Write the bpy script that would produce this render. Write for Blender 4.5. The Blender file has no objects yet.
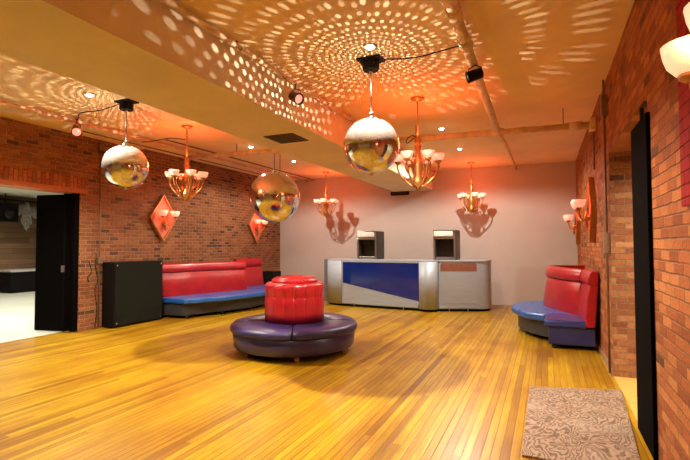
import bpy, bmesh, math, random
from mathutils import Vector, Matrix
random.seed(7)
PI = math.pi
S = bpy.context.scene
COL = S.collection

# ------------------------------------------------------------------ room numbers (metres)
XL, XR, YB, H = -8.035, 0.734, 12.885, 3.70
YR = -4.5                      # wall behind the viewer
BEAM0, BEAM1, BEAMZ = -4.06, -2.936, 3.18
HF = H + 0.035                 # far part of the ceiling, past the seam
YSEAM = 7.2

# ================================================================== materials
def newmat(name):
    m = bpy.data.materials.new(name); m.use_nodes = True
    nt = m.node_tree
    b = nt.nodes['Principled BSDF']
    return m, nt, b

class G:
    """little node-graph writer"""
    def __init__(s, nt): s.nt = nt
    def n(s, t, **kw):
        x = s.nt.nodes.new(t)
        for k, v in kw.items(): setattr(x, k, v)
        return x
    def put(s, sock, v):
        if isinstance(v, bpy.types.NodeSocket): s.nt.links.new(v, sock)
        else: sock.default_value = v
    def m(s, op, a, b=0.0, c=0.0):
        x = s.n('ShaderNodeMath', operation=op)
        s.put(x.inputs[0], a); s.put(x.inputs[1], b); s.put(x.inputs[2], c)
        return x.outputs[0]
    def mix(s, f, a, b, mode='MIX'):
        x = s.n('ShaderNodeMix', data_type='RGBA', blend_type=mode)
        s.put(x.inputs[0], f); s.put(x.inputs[6], a); s.put(x.inputs[7], b)
        return x.outputs[2]
    def xyz(s, v):
        x = s.n('ShaderNodeSeparateXYZ'); s.put(x.inputs[0], v)
        return x.outputs
    def comb(s, a, b, c=0.0):
        x = s.n('ShaderNodeCombineXYZ')
        s.put(x.inputs[0], a); s.put(x.inputs[1], b); s.put(x.inputs[2], c)
        return x.outputs[0]
    def noise(s, vec, scale, detail=2.0, rough=0.5, dist=0.0):
        x = s.n('ShaderNodeTexNoise')
        s.put(x.inputs['Vector'], vec); x.inputs['Scale'].default_value = scale
        x.inputs['Detail'].default_value = detail; x.inputs['Roughness'].default_value = rough
        x.inputs['Distortion'].default_value = dist
        return x.outputs[0]
    def white(s, vec):
        x = s.n('ShaderNodeTexWhiteNoise', noise_dimensions='2D'); s.put(x.inputs['Vector'], vec)
        return x.outputs[0]
    def ramp(s, f, stops, interp='LINEAR'):
        x = s.n('ShaderNodeValToRGB'); x.color_ramp.interpolation = interp
        e = x.color_ramp.elements
        while len(e) < len(stops): e.new(0.5)
        for i, (p, c) in enumerate(stops):
            e[i].position = p; e[i].color = (*c, 1)
        s.put(x.inputs[0], f)
        return x.outputs[0]
    def pos(s): return s.n('ShaderNodeNewGeometry').outputs['Position']
    def obj(s): return s.n('ShaderNodeTexCoord').outputs['Object']
    def bump(s, h, strength, dist, b):
        x = s.n('ShaderNodeBump'); x.inputs['Strength'].default_value = strength
        x.inputs['Distance'].default_value = dist; s.put(x.inputs['Height'], h)
        s.nt.links.new(x.outputs[0], b.inputs['Normal'])

def simple(name, col, rough=0.5, metal=0.0, var=0.12, scale=12, bump=0.0, coat=0.0, emit=None, es=0.0, spec=0.5):
    m, nt, b = newmat(name); g = G(nt)
    f = g.noise(g.obj(), scale, 3)
    lo = tuple(c * (1 - var) for c in col); hi = tuple(min(1, c * (1 + var)) for c in col)
    nt.links.new(g.ramp(f, [(0.3, lo), (0.7, hi)]), b.inputs['Base Color'])
    b.inputs['Roughness'].default_value = rough; b.inputs['Metallic'].default_value = metal
    b.inputs['Coat Weight'].default_value = coat
    b.inputs['Specular IOR Level'].default_value = spec
    if bump: g.bump(f, bump, 0.01, b)
    if emit:
        b.inputs['Emission Color'].default_value = (*emit, 1); b.inputs['Emission Strength'].default_value = es
    return m

def brick(name, axis, c_lo, c_mid, c_hi, mortar, soldier=False, bw=0.222, bh=0.0745, dark=0.14):
    m, nt, b = newmat(name); g = G(nt)
    p = g.xyz(g.pos())
    u, v = p[axis], p[2]
    wob = g.m('MULTIPLY', g.m('SUBTRACT', g.noise(g.pos(), 9, 2), 0.5), 0.016)
    u = g.m('ADD', u, wob); v = g.m('ADD', v, wob)
    if soldier: u, v = v, u
    rv = g.m('DIVIDE', v, bh); row = g.m('FLOOR', rv)
    off = g.m('MULTIPLY', g.m('MODULO', g.m('ABSOLUTE', row), 2.0), 0.5)
    ru = g.m('ADD', g.m('DIVIDE', u, bw), off); cl = g.m('FLOOR', ru)
    fu, fv = g.m('FRACT', ru), g.m('FRACT', rv)
    du = g.m('MULTIPLY', g.m('MINIMUM', fu, g.m('SUBTRACT', 1, fu)), bw)
    dv = g.m('MULTIPLY', g.m('MINIMUM', fv, g.m('SUBTRACT', 1, fv)), bh)
    d = g.m('MINIMUM', du, dv)
    x = g.n('ShaderNodeMapRange', interpolation_type='SMOOTHSTEP')
    g.put(x.inputs[0], d); x.inputs[1].default_value = 0.003; x.inputs[2].default_value = 0.0085
    face = x.outputs[0]
    rnd = g.white(g.comb(cl, row)); rnd2 = g.white(g.comb(row, g.m('ADD', cl, 31.7)))
    base = g.ramp(rnd, [(0.0, c_lo), (0.5, c_mid), (1.0, c_hi)])
    burnt = g.m('LESS_THAN', rnd2, dark)
    base = g.mix(g.m('MULTIPLY', burnt, 0.72), base, (0.035, 0.022, 0.018, 1))
    grain = g.noise(g.pos(), 38, 4, 0.65)
    base = g.mix(0.55, base, g.ramp(grain, [(0.3, (0.5, 0.5, 0.5)), (0.7, (1.25, 1.25, 1.25))]), 'MULTIPLY')
    big = g.noise(g.pos(), 1.1, 3)
    base = g.mix(0.5, base, g.ramp(big, [(0.35, (0.62, 0.62, 0.62)), (0.65, (1.15, 1.15, 1.15))]), 'MULTIPLY')
    mort = g.mix(g.ramp(grain, [(0.3, (0, 0, 0)), (0.7, (1, 1, 1))]), tuple(c * 0.6 for c in mortar) + (1,), (*mortar, 1))
    nt.links.new(g.mix(face, mort, base), b.inputs['Base Color'])
    b.inputs['Roughness'].default_value = 0.82
    b.inputs['Specular IOR Level'].default_value = 0.25
    hgt = g.m('ADD', g.m('MULTIPLY', face, 0.8), g.m('MULTIPLY', grain, 0.35))
    hgt = g.m('ADD', hgt, g.m('MULTIPLY', rnd, 0.25))
    g.bump(hgt, 1.0, 0.02, b)
    return m

def wood_floor(name):
    m, nt, b = newmat(name); g = G(nt)
    p = g.xyz(g.pos())
    w = 0.068
    r = g.m('DIVIDE', p[0], w); row = g.m('FLOOR', r); fx = g.m('FRACT', r)
    rr = g.white(g.comb(row, 3.3))
    q = g.m('DIVIDE', g.m('ADD', p[1], g.m('MULTIPLY', rr, 9.0)), 3.1); cell = g.m('FLOOR', q); fy = g.m('FRACT', q)
    rnd = g.white(g.comb(row, cell))
    base = g.ramp(rnd, [(0.0, (0.27, 0.120, 0.005)), (0.25, (0.40, 0.218, 0.006)), (0.7, (0.455, 0.268, 0.008)), (1.0, (0.52, 0.330, 0.012))])
    grain = g.noise(g.comb(g.m('MULTIPLY', p[0], 55), g.m('MULTIPLY', p[1], 2.2), g.m('MULTIPLY', rnd, 20)), 1.0, 4, 0.6)
    base = g.mix(0.7, base, g.ramp(grain, [(0.3, (0.55, 0.47, 0.4)), (0.7, (1.2, 1.22, 1.2))]), 'MULTIPLY')
    worn = g.noise(g.comb(p[0], g.m('MULTIPLY', p[1], 0.45)), 1.3, 4, 0.6)
    base = g.mix(0.75, base, g.ramp(worn, [(0.36, (0.70, 0.52, 0.42)), (0.52, (1.0, 1.0, 1.0)), (0.72, (1.06, 1.14, 1.1))]), 'MULTIPLY')
    gx = g.m('MULTIPLY', g.m('MINIMUM', fx, g.m('SUBTRACT', 1, fx)), w)
    gy = g.m('MULTIPLY', g.m('MINIMUM', fy, g.m('SUBTRACT', 1, fy)), 45.0)
    x = g.n('ShaderNodeMapRange'); g.put(x.inputs[0], g.m('MINIMUM', gx, gy))
    x.inputs[1].default_value = 0.0018; x.inputs[2].default_value = 0.0065
    gapn = g.white(g.comb(row, 8.1))
    gap = g.m('MULTIPLY', g.m('SUBTRACT', 1, x.outputs[0]), g.m('ADD', 0.35, g.m('MULTIPLY', gapn, 0.65)))
    nt.links.new(g.mix(gap, base, (0.07, 0.025, 0.006, 1)), b.inputs['Base Color'])
    nt.links.new(g.m('ADD', 0.27, g.m('MULTIPLY', g.noise(g.pos(), 2.5, 2), 0.12)), b.inputs['Roughness'])
    b.inputs['Specular IOR Level'].default_value = 0.5
    g.bump(g.m('ADD', g.m('MULTIPLY', gap, -1.0), g.m('MULTIPLY', rnd, 0.35)), 0.25, 0.004, b)
    return m

def plaster(name, col, var=0.07, rough=0.75, patch=1.2):
    m, nt, b = newmat(name); g = G(nt)
    f = g.noise(g.pos(), patch, 5, 0.6)
    f2 = g.noise(g.pos(), 60, 2)
    lo = tuple(c * (1 - var) for c in col); hi = tuple(min(1, c * (1 + var)) for c in col)
    nt.links.new(g.ramp(f, [(0.35, lo), (0.65, hi)]), b.inputs['Base Color'])
    b.inputs['Roughness'].default_value = rough
    g.bump(g.m('ADD', f, g.m('MULTIPLY', f2, 0.15)), 0.18, 0.02, b)
    return m

def plywood(name):
    m, nt, b = newmat(name); g = G(nt)
    o = g.xyz(g.obj())
    v = g.comb(g.m('MULTIPLY', o[0], 3.0), g.m('MULTIPLY', o[1], 2.1))
    n = g.noise(v, 1.25, 3.0, 0.55, 0.4)
    n2 = g.noise(g.comb(g.m('MULTIPLY', o[0], 11), g.m('MULTIPLY', o[1], 6)), 1.0, 2)
    ph = g.m('ADD', g.m('ADD', g.m('MULTIPLY', o[0], 7.0), g.m('MULTIPLY', n, 17)), g.m('MULTIPLY', n2, 0.9))
    band = g.m('FRACT', ph)
    band = g.m('ABSOLUTE', g.m('SUBTRACT', g.m('MULTIPLY', band, 2), 1))
    fine = g.noise(g.comb(g.m('MULTIPLY', o[0], 8), g.m('MULTIPLY', o[1], 60)), 1, 3)
    c = g.ramp(band, [(0.0, (0.10, 0.055, 0.034)), (0.35, (0.19, 0.112, 0.072)), (0.6, (0.33, 0.215, 0.145)), (1.0, (0.39, 0.27, 0.19))])
    c = g.mix(0.5, c, g.ramp(fine, [(0.3, (0.6, 0.6, 0.6)), (0.7, (1.2, 1.2, 1.2))]), 'MULTIPLY')
    worn = g.noise(g.obj(), 2.6, 3)
    c = g.mix(g.ramp(worn, [(0.5, (0, 0, 0)), (0.75, (0.55, 0.55, 0.55))]), c, (0.44, 0.34, 0.27, 1))
    nt.links.new(c, b.inputs['Base Color']); b.inputs['Roughness'].default_value = 0.6
    g.bump(band, 0.15, 0.004, b)
    return m

def planks(name):
    m, nt, b = newmat(name); g = G(nt)
    p = g.xyz(g.pos())
    q = g.m('DIVIDE', p[2], 0.19); row = g.m('FLOOR', q); f = g.m('FRACT', q)
    r = g.white(g.comb(row, g.m('FLOOR', g.m('ADD', g.m('DIVIDE', p[1], 2.3), g.m('MULTIPLY', row, 0.37)))))
    c = g.ramp(r, [(0, (0.13, 0.065, 0.03)), (1, (0.24, 0.13, 0.06))])
    gr = g.noise(g.comb(g.m('MULTIPLY', p[1], 1.5), g.m('MULTIPLY', p[2], 30)), 1, 4)
    c = g.mix(0.6, c, g.ramp(gr, [(0.3, (0.6, 0.6, 0.6)), (0.7, (1.2, 1.2, 1.2))]), 'MULTIPLY')
    c = g.mix(g.m('LESS_THAN', f, 0.05), c, (0.04, 0.02, 0.01, 1))
    nt.links.new(c, b.inputs['Base Color']); b.inputs['Roughness'].default_value = 0.7
    return m

def leather(name, col, rough=0.32, coat=0.25):
    m, nt, b = newmat(name); g = G(nt)
    v = g.n('ShaderNodeTexVoronoi'); v.inputs['Scale'].default_value = 160
    g.put(v.inputs['Vector'], g.obj())
    f = g.noise(g.obj(), 5, 4)
    nt.links.new(g.ramp(f, [(0.3, tuple(c * 0.78 for c in col)), (0.7, tuple(min(1, c * 1.12) for c in col))]), b.inputs['Base Color'])
    nt.links.new(g.m('ADD', rough - 0.08, g.m('MULTIPLY', f, 0.16)), b.inputs['Roughness'])
    b.inputs['Coat Weight'].default_value = coat; b.inputs['Coat Roughness'].default_value = 0.25
    g.bump(g.m('ADD', g.m('MULTIPLY', v.outputs['Distance'], 0.15), f), 0.14, 0.02, b)
    return m

def mirror_tiles(name, dusty):
    m, nt, b = newmat(name); g = G(nt)
    o = g.xyz(g.obj())
    n = g.noise(g.obj(), 40, 2)
    nt.links.new(g.ramp(n, [(0.3, (0.74, 0.74, 0.75)), (0.7, (0.92, 0.92, 0.92))]), b.inputs['Base Color'])
    b.inputs['Metallic'].default_value = 1 - dusty
    b.inputs['Roughness'].default_value = 0.10
    return m

def brushed(name, col, rough=0.35, metal=0.85):
    m, nt, b = newmat(name); g = G(nt)
    o = g.xyz(g.obj())
    f = g.noise(g.comb(g.m('MULTIPLY', o[0], 3), g.m('MULTIPLY', o[1], 3), g.m('MULTIPLY', o[2], 90)), 1, 3)
    nt.links.new(g.ramp(f, [(0.3, tuple(c * 0.9 for c in col)), (0.7, tuple(min(1, c * 1.08) for c in col))]), b.inputs['Base Color'])
    b.inputs['Roughness'].default_value = rough; b.inputs['Metallic'].default_value = metal
    return m

M = {}
M['brickL'] = brick('brick_left', 1, (0.20, 0.070, 0.028), (0.28, 0.100, 0.038), (0.35, 0.140, 0.056), (0.42, 0.30, 0.20), bw=0.205, dark=0.07)
M['brickR'] = brick('brick_right', 1, (0.25, 0.068, 0.020), (0.40, 0.122, 0.035), (0.53, 0.20, 0.06), (0.33, 0.15, 0.07), dark=0.04)
M['brickY'] = brick('brick_jamb', 0, (0.27, 0.085, 0.035), (0.40, 0.15, 0.055), (0.52, 0.24, 0.10), (0.36, 0.24, 0.15), dark=0.05)
M['soldier'] = brick('brick_soldier', 1, (0.28, 0.08, 0.032), (0.38, 0.125, 0.05), (0.48, 0.18, 0.075), (0.20, 0.11, 0.07), soldier=True, dark=0.0)
M['glowbrick'] = brick('brick_red_glow', 1, (0.32, 0.005, 0.006), (0.35, 0.006, 0.007), (0.38, 0.008, 0.008), (0.24, 0.004, 0.004), dark=0.0)  # red lamp glow on brick, held in the base colours
M['floor'] = wood_floor('strip_maple')
M['ceil'] = plaster('ceiling_paint', (0.88, 0.68, 0.40))
M['soffit'] = plaster('beam_paint', (0.78, 0.69, 0.50))
M['wall'] = plaster('back_wall_paint', (0.54, 0.49, 0.47), 0.03)
M['rear'] = plaster('rear_wall_paint', (0.50, 0.44, 0.38))
M['palefloor'] = plaster('pale_floor', (0.60, 0.60, 0.50), 0.05, 0.4)
M['cream'] = plaster('cream_paint', (0.78, 0.74, 0.60))
M['planks'] = planks('horizontal_boards')
M['ply'] = plywood('plywood')
M['plyedge'] = simple('plywood_edge', (0.30, 0.18, 0.10), 0.8)
M['thresh'] = simple('oak_threshold', (0.66, 0.40, 0.10), 0.45)
M['rust'] = simple('painted_steel_lintel', (0.42, 0.12, 0.03), 0.6)
M['pipe'] = simple('pipe_paint', (0.72, 0.56, 0.36), 0.5, 0, 0.2, 8)
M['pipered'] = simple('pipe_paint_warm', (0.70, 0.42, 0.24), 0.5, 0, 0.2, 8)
M['conduit'] = simple('galvanised_conduit', (0.22, 0.13, 0.08), 0.5, 0.4)
M['cable'] = simple('black_cable', (0.015, 0.012, 0.012), 0.6)
M['black'] = simple('black_paint', (0.006, 0.005, 0.005), 0.55, spec=0.15)
M['blackdoor'] = simple('black_door_paint', (0.003, 0.0025, 0.0025), 0.85, spec=0.02)
M['blackmetal'] = simple('black_metal', (0.03, 0.028, 0.03), 0.4, 0.6)
M['cloth'] = simple('black_speaker_cloth', (0.010, 0.011, 0.008), 0.9, 0, 0.3, 60, 0.3, spec=0.1)
M['red'] = leather('red_vinyl', (0.37, 0.006, 0.013))
M['blue'] = leather('blue_vinyl', (0.015, 0.11, 0.42), 0.3)
M['purple'] = leather('violet_vinyl', (0.026, 0.017, 0.095), 0.40, 0.05)
M['purpledark'] = leather('violet_vinyl_side', (0.026, 0.017, 0.095), 0.33)
M['bluedark'] = leather('navy_vinyl', (0.016, 0.024, 0.11), 0.35)
M['shadeblue'] = leather('blue_vinyl_shaded', (0.022, 0.04, 0.20), 0.3)  # the blue seat vinyl again, darkened in colour for shade
M['plinth'] = simple('dark_plinth', (0.035, 0.038, 0.042), 0.5)
M['legwood'] = simple('turned_wood', (0.35, 0.12, 0.05), 0.4)
M['silver'] = brushed('silver_laminate', (0.38, 0.45, 0.54), 0.42, 0.12)
M['silverdark'] = brushed('dark_silver', (0.20, 0.22, 0.25), 0.4, 0.3)
M['bluepanel'] = simple('blue_gloss_panel', (0.006, 0.022, 0.22), 0.12, 0, 0.1, 4, 0, 0.4)
M['brownstrip'] = simple('copper_brown_strip', (0.30, 0.13, 0.085), 0.35, 0.2)
M['steel'] = brushed('steel', (0.45, 0.43, 0.42), 0.3, 0.9)
M['cavity'] = simple('dark_cavity', (0.02, 0.015, 0.014), 0.4)
M['whiteplastic'] = simple('white_plastic', (0.78, 0.76, 0.74), 0.3)
M['brass'] = simple('aged_brass', (0.50, 0.25, 0.075), 0.36, 0.7, 0.2, 20)
M['gilt'] = simple('gilt_frame', (0.48, 0.22, 0.08), 0.45, 0.3, 0.2, 20)
M['plate'] = simple('red_backplate', (0.62, 0.16, 0.09), 0.5)
M['shade'] = simple('lamp_glass', (0.9, 0.72, 0.62), 0.3, 0, 0.03, 5, 0, 0, (1.0, 0.36, 0.24), 0.75)
M['shadecream'] = simple('lamp_glass_cream', (0.92, 0.82, 0.66), 0.3, 0, 0.03, 5, 0, 0, (1.0, 0.72, 0.42), 0.75)
M['bulb'] = simple('led_lens', (1, 1, 1), 0.3, 0, 0.0, 5, 0, 0, (1.0, 0.95, 0.85), 25.0)
M['redlens'] = simple('red_lens', (0.5, .04, .03), 0.3, 0, 0.0, 5, 0, 0, (1.0, 0.30, 0.20), 1.5)
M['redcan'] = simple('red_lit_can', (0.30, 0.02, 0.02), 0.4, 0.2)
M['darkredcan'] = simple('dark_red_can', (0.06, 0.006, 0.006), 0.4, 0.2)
M['trimwhite'] = simple('white_trim', (0.8, 0.78, 0.72), 0.4)
M['vent'] = simple('dark_grille', (0.06, 0.035, 0.018), 0.6)
M['curtain'] = simple('grey_brown_drape', (0.34, 0.31, 0.27), 0.85, 0, 0.3, 9)
M['stagetop'] = simple('grey_stage_top', (0.45, 0.44, 0.42), 0.5)
M['ballA'] = mirror_tiles('mirror_tile', 0.13)
M['ballC'] = mirror_tiles('mirror_tile_clear', 0.06)

# ================================================================== mesh builder
class MB:
    def __init__(s): s.bm = bmesh.new()
    def box(s, x0, x1, y0, y1, z0, z1, rot=None, at=None):
        vs = [s.bm.verts.new((x, y, z)) for x in (x0, x1) for y in (y0, y1) for z in (z0, z1)]
        for f in ((0,1,3,2),(4,6,7,5),(0,4,5,1),(2,3,7,6),(0,2,6,4),(1,5,7,3)): s.bm.faces.new([vs[i] for i in f])
        if rot is not None:
            for v in vs: v.co = rot @ v.co + (at or Vector())
        return s
    def lathe(s, prof, seg=32, c=(0,0,0), smooth=True, mod=None, axis='z'):
        rings = []
        for r, z in prof:
            ring = []
            for k in range(seg):
                a = 2*PI*k/seg
                rr = r*(mod(a, z) if mod else 1)
                p = Vector((rr*math.cos(a), rr*math.sin(a), z))
                if axis == 'x': p = Vector((p.z, p.x, p.y))
                if axis == 'y': p = Vector((p.x, p.z, p.y))
                ring.append(s.bm.verts.new(p + Vector(c)))
            rings.append(ring)
        fl = axis == 'y'
        for a, b in zip(rings, rings[1:]):
            for k in range(seg):
                q = [a[k], a[(k+1)%seg], b[(k+1)%seg], b[k]]
                if fl: q.reverse()
                f = s.bm.faces.new(q); f.smooth = smooth
        for ring, up in ((rings[0], False), (rings[-1], True)):
            q = list(ring)
            if not up: q.reverse()
            if fl: q.reverse()
            try: s.bm.faces.new(q)
            except ValueError: pass
        return s
    def tube(s, pts, r, seg=10, smooth=True):
        pts = [Vector(p) for p in pts]
        rs = r if isinstance(r, (list, tuple)) else [r]*len(pts)
        rings = []; up = Vector((0,0,1))
        for i, p in enumerate(pts):
            t = (pts[min(i+1, len(pts)-1)] - pts[max(i-1, 0)]).normalized()
            a = t.cross(up)
            if a.length < 1e-3: a = t.cross(Vector((1,0,0)))
            a.normalize(); b = a.cross(t).normalized()
            rings.append([s.bm.verts.new(p + rs[i]*(math.cos(2*PI*k/seg)*a + math.sin(2*PI*k/seg)*b)) for k in range(seg)])
        for a, b in zip(rings, rings[1:]):
            for k in range(seg):
                f = s.bm.faces.new([a[k], b[k], b[(k+1)%seg], a[(k+1)%seg]]); f.smooth = smooth
        s.bm.faces.new(rings[0]); s.bm.faces.new(list(reversed(rings[-1])))
        return s
    def prism(s, poly, z0, z1, smooth=False):
        lo = [s.bm.verts.new((x, y, z0)) for x, y in poly]; hi = [s.bm.verts.new((x, y, z1)) for x, y in poly]
        n = len(poly)
        for k in range(n):
            f = s.bm.faces.new([lo[k], lo[(k+1)%n], hi[(k+1)%n], hi[k]]); f.smooth = smooth
        s.bm.faces.new(list(reversed(lo))); s.bm.faces.new(hi)
        return s
    def sweep(s, path, prof, smooth=True):
        """sweep a closed (offset, z) outline along a plan path; offset is to the left of travel"""
        P = [Vector((x, y, 0)) for x, y in path]; rings = []
        for i, p in enumerate(P):
            t = (P[min(i+1, len(P)-1)] - P[max(i-1, 0)]).normalized(); nrm = Vector((-t.y, t.x, 0))
            rings.append([s.bm.verts.new(p + nrm*o + Vector((0,0,z))) for o, z in prof])
        n = len(prof)
        for a, b in zip(rings, rings[1:]):
            for k in range(n):
                f = s.bm.faces.new([a[k], a[(k+1)%n], b[(k+1)%n], b[k]]); f.smooth = smooth
        s.bm.faces.new(list(reversed(rings[0]))); s.bm.faces.new(rings[-1])
        return s
    def sphere(s, c, r, seg=16, rings=10, smooth=True, sz=1.0):
        m = Matrix.Translation(c) @ Matrix.Diagonal((r, r, r*sz, 1))
        res = bmesh.ops.create_uvsphere(s.bm, u_segments=seg, v_segments=rings, radius=1, matrix=m)
        if smooth:
            for v in res['verts']:
                for f in v.link_faces: f.smooth = True
        return s
    def build(s, name, mat, parent=None, bevel=0.0, seg=2, kind=None, smooth_angle=False, origin=None):
        bmesh.ops.recalc_face_normals(s.bm, faces=s.bm.faces)
        if origin is not None: bmesh.ops.translate(s.bm, verts=s.bm.verts, vec=-Vector(origin))
        me = bpy.data.meshes.new(name); s.bm.to_mesh(me); s.bm.free()
        o = bpy.data.objects.new(name, me); COL.objects.link(o)
        me.materials.append(M[mat] if isinstance(mat, str) else mat)
        if origin is not None: o.location = origin
        if parent is not None:
            o.parent = parent
        if bevel:
            md = o.modifiers.new('bevel', 'BEVEL'); md.width = bevel; md.segments = seg; md.limit_method = 'ANGLE'
            md.angle_limit = math.radians(50)
        if kind: o['kind'] = kind
        return o

def tag(o, label=None, cat=None, group=None, kind=None):
    if label: o['label'] = label
    if cat: o['category'] = cat
    if group: o['group'] = group
    if kind: o['kind'] = kind
    return o
def thing(name, loc, label, cat, group=None, rz=0.0):
    o = bpy.data.objects.new(name, None); COL.objects.link(o)
    o.location = loc; o.rotation_euler.z = rz; o.empty_display_size = 0.1
    return tag(o, label, cat, group)
def kids(o): return [c for c in COL.objects if c.parent == o]
def copy_tree(o, parent=None):
    c = o.copy(); COL.objects.link(c)
    if parent is not None: c.parent = parent
    for ch in kids(o): copy_tree(ch, c)
    return c
def spline(pts, n=8):
    """Catmull-Rom through plan or space points"""
    P = [Vector(p) if len(p) == 3 else Vector((*p, 0)) for p in pts]; two = len(pts[0]) == 2
    out = []
    for i in range(len(P)-1):
        a, b, c, d = P[max(i-1,0)], P[i], P[i+1], P[min(i+2, len(P)-1)]
        for k in range(n):
            t = k/n
            out.append(0.5*((2*b) + (c-a)*t + (2*a-5*b+4*c-d)*t*t + (3*b-a-3*c+d)*t**3))
    out.append(P[-1])
    return [(p.x, p.y) for p in out] if two else out

# ================================================================== the setting
def struct(name, mb, mat, **k): return mb.build(name, mat, kind='structure', **k)
WT = 0.36                        # wall thickness
struct('floor', MB().box(XL-WT+0.10, XR, YR, YB, -0.10, 0.0), 'floor')
struct('ceiling', MB().box(XL, XR, YR, YSEAM, H, H+0.12).box(XL, XR, YSEAM, YB, HF, HF+0.12), 'ceil')
struct('trim_1', MB().box(BEAM0, BEAM1, YR, YB, BEAMZ, HF), 'soffit')       # the boxed beam
struct('wall_back', MB().box(XL-WT, XR+WT, YB, YB+0.2, -0.1, HF+0.12), 'wall')
struct('wall_rear', MB().box(XL-WT, XR+WT, YR-0.2, YR, -0.1, HF+0.12), 'rear')
# left wall with its wide opening
OL0, OL1, OLZ = 2.2, 5.80, 2.60
w = MB().box(XL-WT, XL, YR, OL0, 0, H+0.1).box(XL-WT, XL, OL1, YB, 0, H+0.1).box(XL-WT, XL, OL0, OL1, OLZ+0.085, H+0.1)
struct('wall_left', w, 'brickL')
struct('trim_2', MB().box(XL-WT, XL+0.018, OL0-0.1, OL1+0.16, OLZ, OLZ+0.085), 'rust')   # steel lintel
struct('trim_3', MB().box(XL-0.02, XL+0.014, OL0-0.1, OL1+0.16, OLZ+0.085, OLZ+0.305), 'soldier')
# right wall with its opening
OR0, OR1, ORZ = 4.12, 6.42, 2.74
w = MB().box(XR, XR+WT, YR, OR0, 0, H+0.1).box(XR, XR+WT, OR1, YB, 0, H+0.1).box(XR, XR+WT, OR0, OR1, ORZ, H+0.1)
z = 0.0
while z < ORZ-0.08:              # toothed brick ends at the near edge of the opening
    k = random.choice((0.0, 0.012, 0.02, 0.008))
    w.box(XR+0.001, XR+0.11, OR0-0.02, OR0+k, z+0.004, z+0.068); z += 0.0745
struct('wall_right', w, 'brickR')
struct('trim_4', MB().box(XR-0.001, XR+WT+0.001, OR1-0.012, OR1+0.001, 0, ORZ), 'brickY')  # far jamb face
struct('trim_5', MB().box(XR, XR+WT+0.01, OR0, OR1-0.012, -0.05, 0.008), 'thresh')    # oak threshold
struct('trim_6', MB().box(XR-0.010, XR+0.01, 1.2, 3.19, 1.82, H), 'glowbrick')         # brick slab with the lamp's red glow put into its colour
struct('baseboard_right', MB().box(XR-0.022, XR, OR1, 8.3, 0, 0.085), 'plyedge')
# the hall seen through the left opening
struct('floor_side_hall', MB().box(-17.6, XL-WT+0.10, -3, 15, -0.10, 0.002), 'palefloor')
struct('ceiling_side_hall', MB().box(-17.6, XL-WT, -3, 15, 3.42, 3.55), 'cream')
struct('wall_side_hall_far', MB().box(-17.8, -17.6, -3, 15, 0, 3.55), 'planks')
struct('wall_side_hall_back', MB().box(-17.8, XL-WT, 15, 15.2, 0, 3.55), 'planks')
struct('wall_side_hall_front', MB().box(-17.8, XL-WT, -3.2, -3, 0, 3.55), 'planks')
# the passage beyond the right opening
struct('floor_passage', MB().box(XR+WT, 3.6, 2.6, 8.2, -0.10, 0.0), 'thresh')
struct('wall_passage', MB().box(3.6, 3.8, 2.6, 8.2, 0, 3.2).box(XR+WT, 3.8, 8.2, 8.4, 0, 3.2).box(XR+WT, 3.8, 2.4, 2.6, 0, 3.2), 'cream')
struct('ceiling_passage', MB().box(XR+WT, 3.8, 2.4, 8.4, 3.2, 3.3), 'cream')

# ================================================================== lamps: helper
def spot(name, loc, power, col, angle=140, blend=0.5, r=0.03, rot=(0,0,0)):
    L = bpy.data.lights.new(name, 'SPOT'); L.energy = power; L.color = col
    L.spot_size = math.radians(angle); L.spot_blend = blend; L.shadow_soft_size = r
    o = bpy.data.objects.new(name, L); COL.objects.link(o); o.location = loc; o.rotation_euler = rot
    return o
def point(name, loc, power, col, r=0.08):
    L = bpy.data.lights.new(name, 'POINT'); L.energy = power; L.color = col; L.shadow_soft_size = r
    o = bpy.data.objects.new(name, L); COL.objects.link(o); o.location = loc
    return o
WARM = (1.0, 0.90, 0.72)
RED = (1.0, 0.115, 0.035)
P_LED, P_CH, P_SC = 285, 44, 6.5

# recessed white downlights, two rows
DL = [(-1.66, 4.42, 'over the nearest mirror ball'), (-5.74, 4.26, 'over the mirror ball by the left opening'),
      (-1.70, 8.22, 'behind the nearest chandelier and in front of the cross pipe'), (-1.70, 10.12, 'last one before the far chandelier on the right'),
      (-5.76, 8.05, 'beside the cross pipe left of the boxed beam'), (-5.76, 9.87, 'above the glassy mirror ball, nearest the far left chandelier')]
def downlight(x, y, zc, label):
    t = thing('recessed_downlight', (x, y, zc), label, 'downlight', 'recessed ceiling downlights')
    MB().lathe([(0.075, 0.0), (0.075, -0.012), (0.055, -0.016), (0.05, 0.0)], 24).build('trim_ring', 'trimwhite', t)
    MB().lathe([(0.036, -0.008), (0.034, -0.022), (0.024, -0.032), (0.01, -0.036)], 20).build('lens', 'bulb', t)
    return t
for x, y, where in DL:
    zc = H if y < YSEAM else HF
    downlight(x, y, zc, 'small white recessed ceiling downlight ' + where)
    spot('downlight_lamp', (x, y, zc-0.05), P_LED*(3.1 if y < 5 else (1.3 if y > 9.5 else 0.7)), WARM, 164 if y > 9.5 else 140, 0.3 if y > 9.5 else 0.5)
for x in (-1.7, -5.75):                    # unseen fill lamps added behind the viewer, carrying the same rows on
    for y in (1.6, -1.6):
        spot('downlight_lamp', (x, y, H-0.03), P_LED*0.38, WARM)
spot('side_hall_lamp', (-11.5, 5.0, 3.38), 1150, (1.0, 0.97, 0.88))
spot('side_hall_lamp', (-14.5, 9.0, 3.38), 420, (1.0, 0.95, 0.85))
spot('passage_lamp', (1.9, 5.2, 3.15), 260, WARM)

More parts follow.
